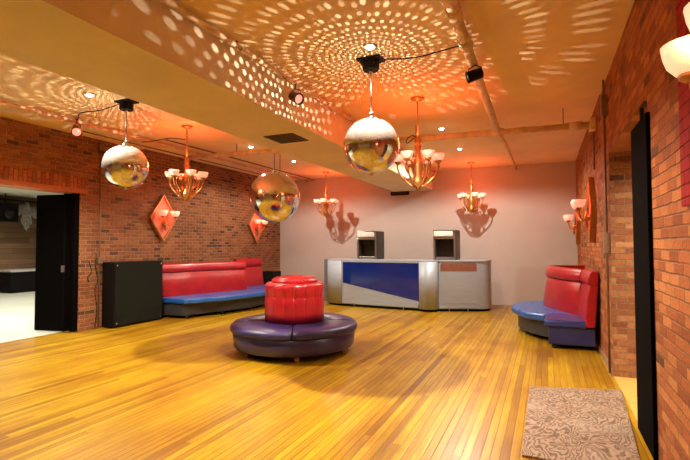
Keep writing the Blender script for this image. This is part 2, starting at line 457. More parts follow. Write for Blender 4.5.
# ================================================================== mirror balls
def gobo(L, step_deg, seed, beam=1.0):
    """lamp pattern standing in for light thrown back by the tiles: a grid of round spots in the upper half-space"""
    L.use_nodes = True; nt = L.node_tree; g = G(nt)
    em = nt.nodes['Emission']
    d = g.n('ShaderNodeTexCoord').outputs['Normal']
    v = g.n('ShaderNodeVectorMath', operation='NORMALIZE'); g.put(v.inputs[0], d)
    x, y, z = g.xyz(v.outputs[0])
    st = math.radians(step_deg)
    th = g.m('ARCCOSINE', z); tr = g.m('DIVIDE', th, st); row = g.m('FLOOR', tr); ft = g.m('SUBTRACT', g.m('FRACT', tr), 0.5)
    cnt = g.m('MAXIMUM', g.m('FLOOR', g.m('MULTIPLY', g.m('SINE', g.m('MULTIPLY', g.m('ADD', row, 0.5), st)), 2*PI/st)), 1)
    ph = g.m('ADD', g.m('DIVIDE', g.m('ARCTAN2', y, x), 2*PI), 0.5)
    q = g.m('ADD', g.m('MULTIPLY', ph, cnt), g.m('MULTIPLY', row, 0.37)); fp = g.m('SUBTRACT', g.m('FRACT', q), 0.5); cell = g.m('FLOOR', q)
    rnd = g.white(g.comb(g.m('ADD', cell, seed), row)); rnd2 = g.white(g.comb(row, g.m('ADD', cell, 77+seed)))
    ft = g.m('ADD', ft, g.m('MULTIPLY', g.m('SUBTRACT', rnd, 0.5), 0.34))
    fp = g.m('ADD', fp, g.m('MULTIPLY', g.m('SUBTRACT', rnd2, 0.5), 0.34))
    dd = g.m('SQRT', g.m('ADD', g.m('MULTIPLY', ft, ft), g.m('MULTIPLY', fp, fp)))
    r = g.n('ShaderNodeMapRange', interpolation_type='SMOOTHSTEP'); g.put(r.inputs[0], dd)
    r.inputs[1].default_value = 0.32; r.inputs[2].default_value = 0.17
    r.inputs[3].default_value = 0.0; r.inputs[4].default_value = 1.0
    up = g.m('MAXIMUM', z, 0.24)
    boost = g.m('MINIMUM', g.m('POWER', up, -1.25), 22.0)
    on = g.m('GREATER_THAN', z, g.m('ADD', 0.235, g.m('MULTIPLY', g.m('GREATER_THAN', g.m('MULTIPLY', x, -beam), 0.45), -0.14)))
    val = g.m('MULTIPLY', g.m('MULTIPLY', r.outputs[0], boost), g.m('MULTIPLY', on, g.m('ADD', 0.0045, g.m('MULTIPLY', rnd2, 0.011))))
    val = g.m('MULTIPLY', val, g.m('ADD', 0.5, g.m('MULTIPLY', g.m('GREATER_THAN', z, 0.235), 0.5)))
    g.put(em.inputs['Strength'], val)

def mirror_ball(loc, r, top, label, mat='ballA', cap=True):
    t = thing('mirror_ball', loc, label, 'disco ball', 'hanging mirror balls')
    b = MB(); b.sphere((0,0,0), r, 150 if r < 0.4 else 220, 76 if r < 0.4 else 110, smooth=False); b.build('mirror_tiled_sphere', mat, t)
    MB().lathe([(0.05, r-0.012), (0.05, r+0.012), (0.02, r+0.022), (0.012, r+0.03)], 20).build('top_cap', 'steel', t)
    MB().tube([(0.024*math.cos(a), 0, r+0.045+0.024*math.sin(a)) for a in [2*PI*k/16 for k in range(17)]], 0.006, 8).build('eyelet', 'steel', t)
    MB().tube([(0,0,r+0.06), (0,0,top-loc[2])], 0.006, 8).build('hanging_rod', 'blackmetal', t)
    MB().lathe([(0.012, -r-0.02), (0.02, -r-0.008), (0.03, -r+0.006)], 14).build('bottom_stud', 'steel', t)
    return t
mirror_ball((-1.77, 4.745, 2.714), 0.312, 3.543, 'nearest mirror ball, white top half, hanging over the floor in front of a chandelier')
mirror_ball((-5.535, 4.695, 2.745), 0.312, 3.543, 'mirror ball hanging in front of the left brick wall near the opening')
ball3 = mirror_ball((-4.97, 7.75, 2.575), 0.508, 3.452, 'largest mirror ball, glassy grey top, hanging from the cross pipe left of the beam', 'ballC')
MB().tube([(0.13, 0, 0.44), (0.13, 0, 0.87)], 0.007, 8).build('hanging_rod', 'conduit', ball3)
def ball_motor(x, y, label):
    t = thing('mirror_ball_motor', (x, y, H), label, 'ball motor', 'mirror ball motors on the ceiling')
    MB().box(-0.14, 0.14, -0.10, 0.10, -0.022, 0.0).build('mounting_plate', 'black', t, bevel=0.004)
    MB().lathe([(0.085, -0.13), (0.095, -0.12), (0.095, -0.03), (0.10, -0.022)], 20).build('motor_housing', 'black', t)
    MB().lathe([(0.02, -0.155), (0.025, -0.13)], 12).build('spindle', 'steel', t)
    return t
ball_motor(-1.77, 4.745, 'black motor plate on the ceiling directly above the nearest mirror ball')
ball_motor(-5.535, 4.695, 'black motor plate on the ceiling above the mirror ball by the left opening')
for (x, y, z, s) in ((-1.77, 4.745, 3.07, 3.0), (-5.535, 4.695, 3.10, 17.0)):
    o = point('mirror_ball_dot_lamp', (x+0.02, y-0.06, z), 3000, (1.0, 0.90, 0.70), 0.0)  # added lamp above the ball, imitates reflections off its tiles
    gobo(o.data, 4.5, s, 1.0 if x > -3 else 0.0)

# ================================================================== chandeliers
def shade_mesh(parent, x, y, z, r, mat, h=None):
    h = h or r*1.15
    prof = [(0.02, z), (r*0.55, z+h*0.08), (r*0.80, z+h*0.32), (r*0.93, z+h*0.65), (r, z+h), (r-0.006, z+h), (r*0.88, z+h*0.65), (r*0.74, z+h*0.34), (r*0.45, z+h*0.13), (0.01, z+h*0.07)]
    return MB().lathe(prof, 20, (x, y, 0)).build('lamp_shade', mat, parent)
def make_chandelier():
    t = thing('chandelier', (0,0,0), 'x', 'chandelier')      # origin at the ceiling
    MB().lathe([(0.10, 0.0), (0.10, -0.012), (0.075, -0.03), (0.02, -0.045), (0.012, -0.06)], 24).build('canopy', 'brass', t)
    MB().tube([(0,0,-0.05), (0,0,-0.56)], 0.011, 8).build('stem', 'brass', t)
    MB().lathe([(0.012, -0.54), (0.03, -0.56), (0.05, -0.60), (0.035, -0.66), (0.055, -0.70), (0.03, -0.76), (0.042, -0.86), (0.075, -0.94), (0.085, -1.0), (0.05, -1.10), (0.07, -1.17), (0.09, -1.21), (0.05, -1.26), (0.03, -1.30), (0.006, -1.335)], 24).build('centre_column', 'brass', t)
    for k in range(6):
        a = 2*PI*(k+0.22)/6; c, s = math.cos(a), math.sin(a)
        rz = [(0.04,-1.27), (0.10,-1.25), (0.19,-1.17), (0.262,-1.07), (0.288,-0.985), (0.285,-0.925)]
        m = MB().tube(spline([(r*c, r*s, z) for r, z in rz], 5), 0.013, 8)
        rz2 = [(0.07,-0.92), (0.12,-0.885), (0.165,-0.91), (0.175,-0.98), (0.15,-1.06), (0.11,-1.12), (0.16,-1.17), (0.215,-1.13)]
        m.tube(spline([(r*c, r*s, z) for r, z in rz2], 5), 0.010, 8)
        arm = m.build('arm', 'brass', t)
        MB().lathe([(0.02, -0.945), (0.045, -0.925), (0.05, -0.905), (0.03, -0.90)], 14, (0.285*c, 0.285*s, 0)).build('cup', 'brass', arm)
        shade_mesh(t, 0.285*c, 0.285*s, -0.915, 0.088, 'shade')
    return t
CH = [(-1.64, 6.29, H, 'nearest chandelier, brass with six lit pink shades, partly behind the nearest mirror ball'),
      (-5.72, 6.11, H, 'brass chandelier with pink shades hanging before the left brick wall, right of a mirror ball'),
      (-5.79, 11.76, HF, 'small far chandelier hanging before the back wall, at the left of the beam'),
      (-1.73, 12.0, HF, 'far chandelier hanging before the back wall, right of the nearest chandelier')]
proto = make_chandelier()
for i, (x, y, z, lab) in enumerate(CH):
    o = proto if i == 0 else copy_tree(proto)
    o.location = (x, y, z); o.rotation_euler.z = 0.25*i
    tag(o, lab, 'chandelier', 'brass chandeliers')
    point('chandelier_lamp', (x, y, z-0.62), P_CH*(0.8 if y > 9 else 1.0), RED, 0.14)

# ================================================================== wall sconces
def make_sconce(shade, ox=0.235):
    """on a wall whose face is the plane x = 0, looking towards +x"""
    t = thing('wall_sconce', (0,0,0), 'x', 'wall sconce')
    hw, hh = 0.37, 0.49
    m = MB(); d = [(0,-hh), (hw,0), (0,hh), (-hw,0)]
    lo = [m.bm.verts.new((0.055, y, z)) for y, z in d]; bk = [m.bm.verts.new((0.0, y, z)) for y, z in d]
    for k in range(4): m.bm.faces.new([bk[k], bk[(k+1)%4], lo[(k+1)%4], lo[k]])
    m.bm.faces.new(lo); m.bm.faces.new(list(reversed(bk)))
    m.build('diamond_backplate', 'plate', t)
    f = MB(); e = 1.09
    for k in range(4):
        a, b = d[k], d[(k+1)%4]
        q = [a, b, (b[0]*e, b[1]*e), (a[0]*e, a[1]*e)]
        v0 = [f.bm.verts.new((0.0, y, z)) for y, z in q]; v1 = [f.bm.verts.new((0.085, y, z)) for y, z in q]
        for j in range(4): f.bm.faces.new([v0[j], v0[(j+1)%4], v1[(j+1)%4], v1[j]])
        f.bm.faces.new(v1); f.bm.faces.new(list(reversed(v0)))
    f.build('diamond_frame', 'gilt', t)
    MB().lathe([(0.055, 0.05), (0.055, 0.075), (0.03, 0.10), (0.02, 0.13)], 20, (0,0,-0.12), axis='x').build('wall_boss', 'brass', t)
    MB().lathe([(0.006, -0.30), (0.03, -0.25), (0.02, -0.2), (0.04, -0.14), (0.02, -0.08), (0.01, -0.02)], 16, (0.12,0,0)).build('centre_column', 'brass', t)
    for s in (-1, 1):
        a = MB().tube(spline([(0.12, 0, -0.12), (0.5*ox+0.055, 0.08*s, -0.17), (ox-0.01, 0.165*s, -0.10), (ox, 0.18*s, 0.01)], 6), 0.011, 8).build('arm', 'brass', t)
        MB().lathe([(0.02, -0.005), (0.045, 0.012), (0.048, 0.03), (0.02, 0.035)], 14, (ox, 0.18*s, 0)).build('cup', 'brass', a)
        shade_mesh(t, ox, 0.18*s, 0.025, 0.105, shade, 0.13)
    return t
scp = make_sconce('shade'); sc_near = make_sconce('shadecream', 0.165)
SC = [(scp, XL, 7.80, 2.24, 0, 'diamond backed wall sconce on the left brick wall above the long sofa'),
      (None, XL, 11.45, 2.22, 0, 'diamond backed sconce on the left brick wall partly behind the largest mirror ball'),
      (None, XR, 8.35, 2.17, PI, 'edge-on diamond backed sconce on the right brick wall above the corner sofa'),
      (None, XR, 11.9, 2.14, PI, 'small far sconce beside the back right corner of the room'),
      (sc_near, XR-0.010, 2.08, 2.27, PI, 'large cream shaded sconce on the right wall, over red glow put into the brick colour')]
for src, x, y, z, rz, lab in SC:
    o = src or copy_tree(scp)
    o.location = (x, y, z); o.rotation_euler.z = rz
    tag(o, lab, 'wall sconce', 'wall sconces')
    dx = 0.22 if rz == 0 else -0.22
    near = src is sc_near
    point('sconce_lamp', (x+dx*(0.75 if near else 1), y, z+0.18), 16 if near else P_SC, (1.0, 0.36, 0.13) if near else RED, 0.06)

# ================================================================== ceiling spots
def par_can(loc, aim, label, body, lens, power=0, col=RED, k=1.0):
    t = thing('ceiling_spotlight', loc, label, 'spotlight', 'ceiling spotlights')
    d = (Vector(aim)-Vector(loc)).normalized(); q = d.to_track_quat('Z', 'Y').to_matrix()
    m = MB().lathe([(0.045, -0.10), (0.07, -0.09), (0.075, 0.09), (0.082, 0.095), (0.082, 0.11), (0.066, 0.11), (0.064, 0.07)], 20)
    for v in m.bm.verts: v.co = q @ v.co
    m.build('can', body, t)
    m = MB().lathe([(0.064, 0.085), (0.04, 0.095), (0.01, 0.10)], 20)
    for v in m.bm.verts: v.co = q @ v.co
    m.build('lens', lens, t)
    MB().tube([(-0.085,0,0), (-0.085,0,0.09), (0,0,0.13), (0.085,0,0.09), (0.085,0,0)], 0.008, 6).build('yoke', body, t)
    MB().tube([(0,0,0.13), (0,0,0.20)], 0.012, 8).build('hanger', body, t)
    t.scale = (k, k, k)
    if power:
        o = spot('spotlight_lamp', Vector(loc)+d*0.13, power, col, 70, 0.8, 0.05)
        o.rotation_euler = (-d).to_track_quat('Z', 'Y').to_euler()
    return t
par_can((-6.93, 4.93, 3.47), (-4.2, 3.0, 2.0), 'red lit spotlight can on the pipe along the left wall', 'redcan', 'redlens', 60, (1.0, 0.12, 0.05))
par_can((-2.80, 4.84, 3.43), (-1.2, 4.0, 2.5), 'dark red spotlight can on the beam corner with glowing lens', 'darkredcan', 'redlens', 60, (1.0, 0.12, 0.05), k=0.85)
par_can((-0.66, 4.95, 3.42), (-1.9, 4.6, 3.0), 'black spotlight hanging from the thick pipe right of the nearest ball', 'black', 'whiteplastic', k=0.8)

# ================================================================== pipes and cables
def pipe(name, pts, r, mat, label, fittings=(), cat='pipe', group=None):
    t = thing(name, pts[0], label, cat, group); o0 = Vector(pts[0])
    MB().tube([Vector(p)-o0 for p in pts], r, 14).build('pipe_run', mat, t)
    for (a, b) in fittings:
        MB().tube([Vector(a)-o0, Vector(b)-o0], r*1.3, 14).build('coupling', mat, t)
    return t
PA = 3.60
pipe('ceiling_pipe', [(-0.69, YR, PA+0.02), (-0.69, 3.6, PA+0.02), (-0.69, 4.4, PA-0.01), (-0.69, 7.70, 3.47)], 0.052, 'pipe', 'thick cream pipe running along the ceiling at the right towards the back',
     [((-0.69, 3.5, PA+0.02), (-0.69, 3.72, PA+0.02)), ((-0.69, 3.85, PA+0.015), (-0.69, 4.0, PA+0.01)), ((-0.69, 4.42, PA-0.01), (-0.69, 4.6, PA-0.012))])
pipe('ceiling_pipe', [(-0.69, 7.80, 3.47), (-0.69, 9.5, 3.60), (-0.69, YB-0.02, 3.63)], 0.03, 'pipe', 'thin cream pipe on the ceiling from the cross pipe to the back wall')
def cross(x0, x1, label, fits):
    return pipe('cross_pipe', [(x0, 7.75, 3.432-0.0163*(x0)), (x1, 7.75, 3.432-0.0163*(x1))], 0.05, 'pipe', label, [((f-0.09, 7.75, 3.432-0.0163*f), (f+0.09, 7.75, 3.432-0.0163*f)) for f in fits])
c1 = cross(XR-0.01, BEAM1-0.0, 'cream cross pipe from the right wall to the boxed beam, below the ceiling', (-0.69, 0.45, -1.9))
MB().box(-0.09, 0.0, -0.09, 0.09, -0.09, 0.09).build('wall_flange', 'pipe', c1, bevel=0.01)
for x in (0.28, -2.05):
    MB().tube([(x-XR+0.01, 0, 0.06), (x-XR+0.01, 0, HF-3.43)], 0.008, 6).build('hanger_rod', 'conduit', c1)
c2 = cross(BEAM0, -7.3, 'warm lit cross pipe left of the boxed beam, above the largest mirror ball', (-4.97,))
for x in (-5.9, -4.84):
    MB().tube([(x-BEAM0, 0, 0.07), (x-BEAM0, 0, HF-3.50)], 0.009, 6).build('hanger_rod', 'conduit', c2)
pipe('ceiling_pipe', [(-7.02, YR, 3.62), (-7.02, YB-0.02, 3.66)], 0.032, 'pipered', 'warm red lit pipe under the ceiling along the left brick wall',
     [((-7.02, 4.4, 3.625), (-7.02, 4.5, 3.625)), ((-7.02, 3.2, 3.622), (-7.02, 3.3, 3.622))])
pipe('ceiling_conduit', [(-6.72, 6.6, 3.665), (-6.72, YB-0.05, 3.69)], 0.014, 'conduit', 'thin dark conduit under the ceiling right of the warm red pipe', cat='conduit')
pipe('ceiling_conduit', [(-7.35, 5.2, 3.60), (-7.35, YB-0.05, 3.63)], 0.012, 'conduit', 'thin dark conduit between the warm red pipe and the left brick wall', cat='conduit')
d = pipe('ceiling_pipe', [(-2.86, YR, 3.635), (-2.86, YB-0.02, 3.655)], 0.028, 'pipe', 'slim pipe along the upper corner of the boxed beam')
for y in (3.75, 4.62, 5.75, 6.7):
    MB().tube([(0.0, y-YR, 0.065), (0.0, y-YR, 0.0), (0.05, y-YR, -0.045), (0.07, y-YR, -0.01)], 0.007, 6).build('pipe_hook', 'conduit', d)
def cable(pts, label, r=0.008, name='hanging_cable'):
    o = MB().tube(spline(pts, 6), r, 6).build(name, 'cable', origin=pts[0])
    tag(o, label, 'cable'); return o
cable([(-1.66, 4.745, 3.68), (-1.3, 4.74, 3.63), (-1.0, 4.72, 3.64), (-0.76, 4.70, 3.66)], 'thin black cable from the nearest ball motor to the thick pipe')
cable([(-5.65, 4.695, 3.68), (-6.1, 4.70, 3.64), (-6.55, 4.72, 3.66), (-6.72, 4.80, 3.60), (-6.93, 4.90, 3.66)], 'black cable from the left ball motor to the red lit spotlight')
cable([(-1.66, 6.29, 3.13), (-1.75, 6.4, 3.2), (-1.95, 6.8, 3.24), (-2.08, 7.3, 3.30), (-2.05, 7.62, 3.46)], 'black cable looping from the nearest chandelier stem to the cross pipe', 0.009)
cable([(-7.0, 6.3, 3.58), (-6.6, 6.2, 3.54), (-6.1, 6.1, 3.52), (-5.74, 6.09, 3.46)], 'black cable from the red pipe to the left chandelier stem')
def wall_conduit(x, y, label, box_z, box=(0.10, 0.12), z0=0.02, z1=H-0.02, r=0.014):
    t = thing('wall_conduit', (x, y, 0), label, 'conduit')
    MB().tube([(0,0,z0), (0,0,z1)], r, 8).build('conduit_run', 'conduit', t)
    for k, bz in enumerate(box_z):
        MB().box(-0.035, 0.035, -box[0]/2, box[0]/2, bz-box[1]/2, bz+box[1]/2).build('junction_box', 'conduit', t, bevel=0.006)
    return t
wall_conduit(XL+0.035, 6.21, 'dark vertical conduit on the left brick wall behind the black cabinet', (1.32, 3.55))
wall_conduit(XR-0.035, 6.50, 'vertical conduit with boxes beside the far edge of the right opening', (1.62, 3.35), (0.12, 0.26))
wall_conduit(XR-0.035, 7.85, 'short conduit on the right brick wall above the edge-on sconce', (), z0=2.75, z1=3.45)
cable([(XL+0.05, 6.13, 1.45), (XL+0.07, 6.10, 1.2), (XL+0.06, 6.16, 0.95), (XL+0.09, 6.08, 0.75), (XL+0.06, 6.15, 0.4), (XL+0.05, 6.12, 0.02)], 'black cable hanging loosely on the brick pier left of the black cabinet', 0.009)
cable([(XL+0.03, 6.0, 1.30), (XL+0.05, 6.03, 1.1), (XL+0.03, 5.97, 1.0), (XL+0.03, 6.0, 0.92)], 'short knotted black cable beside the vertical conduit on the brick pier', 0.011)
t = thing('ceiling_vent', (-3.46, 5.72, BEAMZ), 'dark square air vent in the underside of the boxed beam', 'air vent')
MB().box(-0.24, 0.24, -0.24, 0.24, -0.012, 0).build('frame', 'vent', t)
for k in range(5): MB().box(-0.2, 0.2, -0.2+0.09*k, -0.16+0.09*k, -0.022, -0.012).build('slat', 'vent', t)
t = thing('wall_vent', (-3.90, YB, 3.165), 'black rectangular outlet on the back wall just below the beam', 'air vent')
MB().box(-0.27, 0.27, -0.09, 0, -0.085, -0.06).box(-0.27, 0.27, -0.09, 0, 0.0, 0.015).box(-0.27, -0.24, -0.09, 0, -0.06, 0.0).box(0.24, 0.27, -0.09, 0, -0.06, 0.0).build('frame', 'black', t)
MB().box(-0.23, 0.23, -0.02, 0, -0.06, 0.0).build('grille', 'vent', t)

# ================================================================== round borne sofa
t = thing('round_sofa', (-3.57, 6.15, 0), 'round violet banquette with tufted red centre back in the middle of the floor', 'sofa')
MB().lathe([(0.86, 0.085), (0.895, 0.095), (0.915, 0.12), (0.935, 0.31), (0.91, 0.33)], 72).build('base', 'purpledark', t)
MB().lathe([(0.78, 0.06), (0.82, 0.065), (0.82, 0.10)], 48).build('underframe', 'black', t)
for k in range(6):
    a = math.radians(-58 + 60*k)
    MB().lathe([(0.022, 0.0), (0.03, 0.012), (0.042, 0.05), (0.035, 0.075), (0.045, 0.085), (0.045, 0.095)], 14, (0.80*math.cos(a), 0.80*math.sin(a), 0)).build('leg', 'legwood', t)
for k in range(4):
    a0 = math.radians(-62 + 90*k + 0.5); a1 = math.radians(-62 + 90*(k+1) - 0.5); n = 22
    m = MB(); prof = [(0.40, 0.325), (0.945, 0.325), (0.965, 0.345), (0.97, 0.385), (0.955, 0.425), (0.91, 0.447), (0.77, 0.455), (0.40, 0.455)]
    rings = []
    for j in range(n+1):
        a = a0 + (a1-a0)*j/n
        dip = 0.012 if j in (0, n) else (0.003 if j in (1, n-1) else 0)
        rings.append([m.bm.verts.new((r*math.cos(a), r*math.sin(a), z - (dip if z > 0.4 else 0))) for r, z in prof])
    for A, B in zip(rings, rings[1:]):
        for i in range(len(prof)):
            f = m.bm.faces.new([A[i], A[(i+1)%len(prof)], B[(i+1)%len(prof)], B[i]]); f.smooth = True
    m.bm.faces.new(rings[0]); m.bm.faces.new(list(reversed(rings[-1])))
    m.build('seat_cushion', 'purple', t)
NP = 18
def pleat(a, z):
    c = abs(math.cos(a*NP/2))
    k = 1.0 if z > 0.83 else max(0.0, (z-0.44)/0.40)*0.8+0.15
    groove = max(0, 0.16-abs(math.sin(a*NP/2)))/0.16
    tuft = max(0.0, 1-abs(z-0.84)/0.035)*max(0, 0.5-abs(math.sin(a*NP/2)))/0.5
    return 1 - 0.04*k*groove - 0.045*tuft
prof = [(0.448, 0.44), (0.457, 0.60), (0.457, 0.74), (0.453, 0.81), (0.447, 0.83), (0.446, 0.848), (0.453, 0.87), (0.456, 0.97), (0.448, 1.01), (0.425, 1.035), (0.385, 1.042), (0.35, 1.042)]
tb = MB().lathe(prof, 240, mod=pleat).build('tufted_back', 'red', t)
MB().lathe([(0.34, 1.03), (0.355, 1.05), (0.345, 1.085), (0.30, 1.115), (0.14, 1.135), (0.02, 1.14)], 48, mod=lambda a, z: 1-0.012*max(0, 0.2-abs(math.sin(a*5)))/0.2).build('top_cushion', 'red', t)
for k in range(NP):
    a = 2*PI*k/NP
    MB().sphere((0.424*math.cos(a), 0.424*math.sin(a), 0.842), 0.016, 10, 6).build('button', 'red', tb)

# ================================================================== wall sofas
LOW = [(0.03, 0.36), (0.155, 0.36), (0.165, 0.50), (0.13, 0.80), (0.09, 0.985), (-0.02, 0.985)]
ROLL = [(-0.02, 0.99), (0.085, 0.99), (0.108, 1.005), (0.12, 1.035), (0.115, 1.10), (0.09, 1.165), (0.055, 1.20), (-0.03, 1.20)]
def sofa_section(name, seat_poly, plinth_poly, back_path, label, seat='blue', side='plinth', group='curved sofa sections along the walls', flip=False, feet=(), zt=0.45, hi=0.0, base_z=0.30):
    cx = sum(p[0] for p in seat_poly)/len(seat_poly); cy = sum(p[1] for p in seat_poly)/len(seat_poly)
    o = Vector((cx, cy, 0)); t = thing(name, o, label, 'sofa', group)
    L = lambda poly: [(x-cx, y-cy) for x, y in poly]
    MB().prism(L(plinth_poly), 0.07, 0.34).build('base', side, t, bevel=0.01)
    MB().prism(L(seat_poly), 0.335, zt, True).build('seat', seat, t, bevel=0.035, seg=4)
    sgn = -1 if flip else 1
    MB().sweep(L(back_path), [(sgn*a, z) for a, z in LOW]).build('backrest', 'red', t, bevel=0.015, seg=2)
    MB().sweep(L(back_path), [(sgn*a, z + (hi if z > 1 else 0)) for a, z in ROLL]).build('headrest_roll', 'red', t, bevel=0.015, seg=2)
    for x, y in feet:
        MB().lathe([(0.03, 0.0), (0.035, 0.02), (0.035, 0.075)], 12, (x-cx, y-cy, 0)).build('foot', 'blackmetal', t)
    return t
# left wall: long section, then a short far one
fr = spline([(-7.17, 7.62), (-6.93, 8.02), (-6.70, 8.45), (-6.60, 9.04), (-6.48, 9.62), (-6.45, 10.25)], 6)
pl = [(x-0.10, y+0.03) for x, y in spline([(-7.17, 7.66), (-7.0, 8.15), (-6.80, 8.70), (-6.66, 9.2), (-6.62, 9.7), (-6.62, 10.2)], 6)]
bk = spline([(-8.00, 7.72), (-7.83, 8.30), (-7.66, 9.05), (-7.34, 9.97)], 8)
sofa_section('curved_sofa', [(-8.0, 7.62)] + fr + [(-8.0, 10.25)], [(-8.0, 7.66)] + pl + [(-8.0, 10.22)], bk,
             'long wavy blue seat with red back along the left brick wall, beside the black cabinet', flip=True, feet=((-6.95, 8.6), (-6.78, 9.5), (-7.25, 7.8)))
fr = spline([(-6.45, 10.27), (-6.48, 10.7), (-6.65, 11.15), (-6.95, 11.5)], 6)
pl = [(x-0.12, y-0.01) for x, y in fr]
bk = spline([(-7.90, 10.29), (-7.84, 10.8), (-7.80, 11.36)], 8)
sofa_section('curved_sofa', [(-8.0, 10.27)] + fr + [(-8.0, 11.5)], [(-8.0, 10.29)] + pl + [(-8.0, 11.45)], bk,
             'short far red backed sofa section next to the small black speaker on the left', flip=True, feet=((-6.75, 10.8),), hi=0.04)
# right wall: far curved section, near square section
fr = spline([(-0.03, 8.22), (-0.30, 8.42), (-0.50, 8.78), (-0.61, 9.2), (-0.58, 9.65), (-0.40, 10.05), (-0.05, 10.35)], 6)
pl = [(x+0.11, y+0.06) for x, y in fr]
bk = spline([(0.70, 10.10), (0.38, 10.06), (0.14, 9.90), (0.12, 9.55), (0.25, 9.08), (0.43, 8.72), (0.60, 8.47)], 6)
sofa_section('curved_sofa', fr + [(0.70, 10.35), (0.70, 8.46), (0.10, 8.46)], pl + [(0.70, 10.3), (0.70, 8.48), (0.10, 8.48)], bk,
             'far rounded sofa section with bright blue seat at the right brick wall', flip=True, feet=((-0.33, 9.0), (-0.2, 8.75)))
bk = spline([(0.62, 8.455), (0.67, 8.1), (0.69, 7.73)], 6)
sofa_section('curved_sofa', [(-0.04, 7.72), (0.545, 7.72), (0.50, 8.44), (0.10, 8.44), (-0.03, 8.2)], [(0.02, 7.77), (0.66, 7.77), (0.66, 8.44), (0.12, 8.44), (0.02, 8.2)], bk,
             'near square ended sofa section with navy seat, shade put into its colour, at the right brick wall', 'shadeblue', 'bluedark', flip=True, feet=((0.10, 7.85),))

# ================================================================== black boxes on the left
t = thing('black_cabinet', (-7.83, 6.885, 0), 'waist-high flat black cabinet standing against the left brick wall', 'cabinet')
MB().box(-0.17, 0.165, -0.61, 0.61, 0.03, 1.285).build('body', 'black', t, bevel=0.01)
MB().box(0.165, 0.178, -0.585, 0.585, 0.055, 1.26).build('cloth_front', 'cloth', t)
for y in (-0.55, 0.55):
    for z in (0.09, 1.22):
        MB().lathe([(0.016, 0.176), (0.014, 0.184), (0.004, 0.186)], 12, (0, y, z), axis='x').build('screw_cap', 'steel', t)
for y in (-0.52, 0.52):
    MB().lathe([(0.03, 0.0), (0.03, 0.032)], 12, (0.0, y, 0)).build('foot', 'black', t)
t = thing('floor_speaker', (-7.74, 11.82, 0), 'small black box speaker in the far left corner beyond the sofa', 'speaker')
MB().box(-0.25, 0.26, -0.24, 0.24, 0.0, 0.82).build('cabinet', 'black', t, bevel=0.012)
MB().box(-0.22, 0.23, -0.252, -0.24, 0.04, 0.78).build('grille', 'cloth', t)

# ================================================================== folding doors in the openings
t = thing('door_1', (-8.36, 5.76, 0), 'tall black folding door standing open in the left opening', 'door'); t['kind'] = 'structure'
MB().box(-0.56, 0.12, -0.16, -0.11, 0.02, 2.57, Matrix.Rotation(0.20, 3, 'Z'), Vector((0.04, 0.02, 0))).build('door_leaf', 'blackdoor', t, bevel=0.005)
MB().box(0.14, 0.19, -0.14, 0.02, 0.02, 2.585).build('door_leaf', 'blackdoor', t, bevel=0.005)
MB().box(0.23, 0.33, -0.06, 0.04, 0.02, 2.59).build('door_leaf', 'blackdoor', t, bevel=0.005)
MB().box(0.13, 0.20, -0.165, -0.14, 1.12, 1.24).build('door_handle', 'steel', t, bevel=0.004)
t = thing('door_2', (XR+0.02, 4.40, 0), 'narrow stack of black folding door leaves at the near edge of the right opening', 'door'); t['kind'] = 'structure'
MB().box(-0.05, -0.022, -0.38, 0.27, 0.012, 2.60).build('door_leaf', 'blackdoor', t, bevel=0.005)
MB().box(0.0, 0.04, -0.27, 0.27, 0.02, 2.64).build('door_leaf', 'blackdoor', t, bevel=0.005)
MB().tube([(0.045, 0.1, 0.02), (0.045, 0.1, 2.62)], 0.012, 8).build('hinge', 'blackdoor', t)
MB().tube([(-0.036, 0.28, 0.02), (-0.036, 0.28, 2.60)], 0.010, 8).build('edge_strip', 'black', t)
MB().tube([(-0.036, -0.16, 2.59), (-0.036, -0.16, 2.69)], 0.016, 8).build('pivot_rod', 'black', t)

# ================================================================== plywood sheet
t = thing('plywood_sheet', (0.22, 4.7, 0), 'worn plywood sheet with swirling grain lying on the floor by the right opening', 'plywood board')
poly = [(-0.41, -0.97), (0.37, -0.97), (0.40, -0.6), (0.51, 1.10), (-0.41, 0.84)]
MB().prism(poly, 0.001, 0.018).build('sheet', 'ply', t, bevel=0.002)

# ================================================================== bar
t = thing('bar_counter', (-3.9, 11.2, 0), 'long silver bar counter with diagonal blue front panel', 'bar counter')
O = Vector((-3.9, 11.2, 0))
def loc2(poly): return [(x-O.x, y-O.y) for x, y in poly]
front = spline([(-5.50, 11.55), (-5.50, 11.36), (-5.38, 11.20), (-5.18, 11.10), (-4.97, 11.05)], 6)
mid = spline([(-2.83, 10.885), (-2.66, 10.80), (-2.48, 10.86), (-2.40, 10.99), (-2.40, 11.4)], 6)
MB().prism(loc2(front + [(-4.96, 11.07), (-2.84, 10.905)] + mid + [(-2.40, 11.55), (-5.50, 11.75)]), 0.06, 1.20).build('body', 'silver', t)
MB().prism(loc2([(x, y+0.04) for x, y in front] + [(x, y+0.05) for x, y in mid] + [(-2.45, 11.5), (-5.4, 11.7)]), 0.0, 0.062).build('toe_kick', 'black', t)
MB().prism(loc2([(-5.52, 11.77)] + [(x-0.01, y-0.015) for x, y in front] + [(x+0.005, y-0.015) for x, y in mid] + [(-2.40, 11.57)]), 1.20, 1.235).build('worktop', 'silver', t, bevel=0.006)
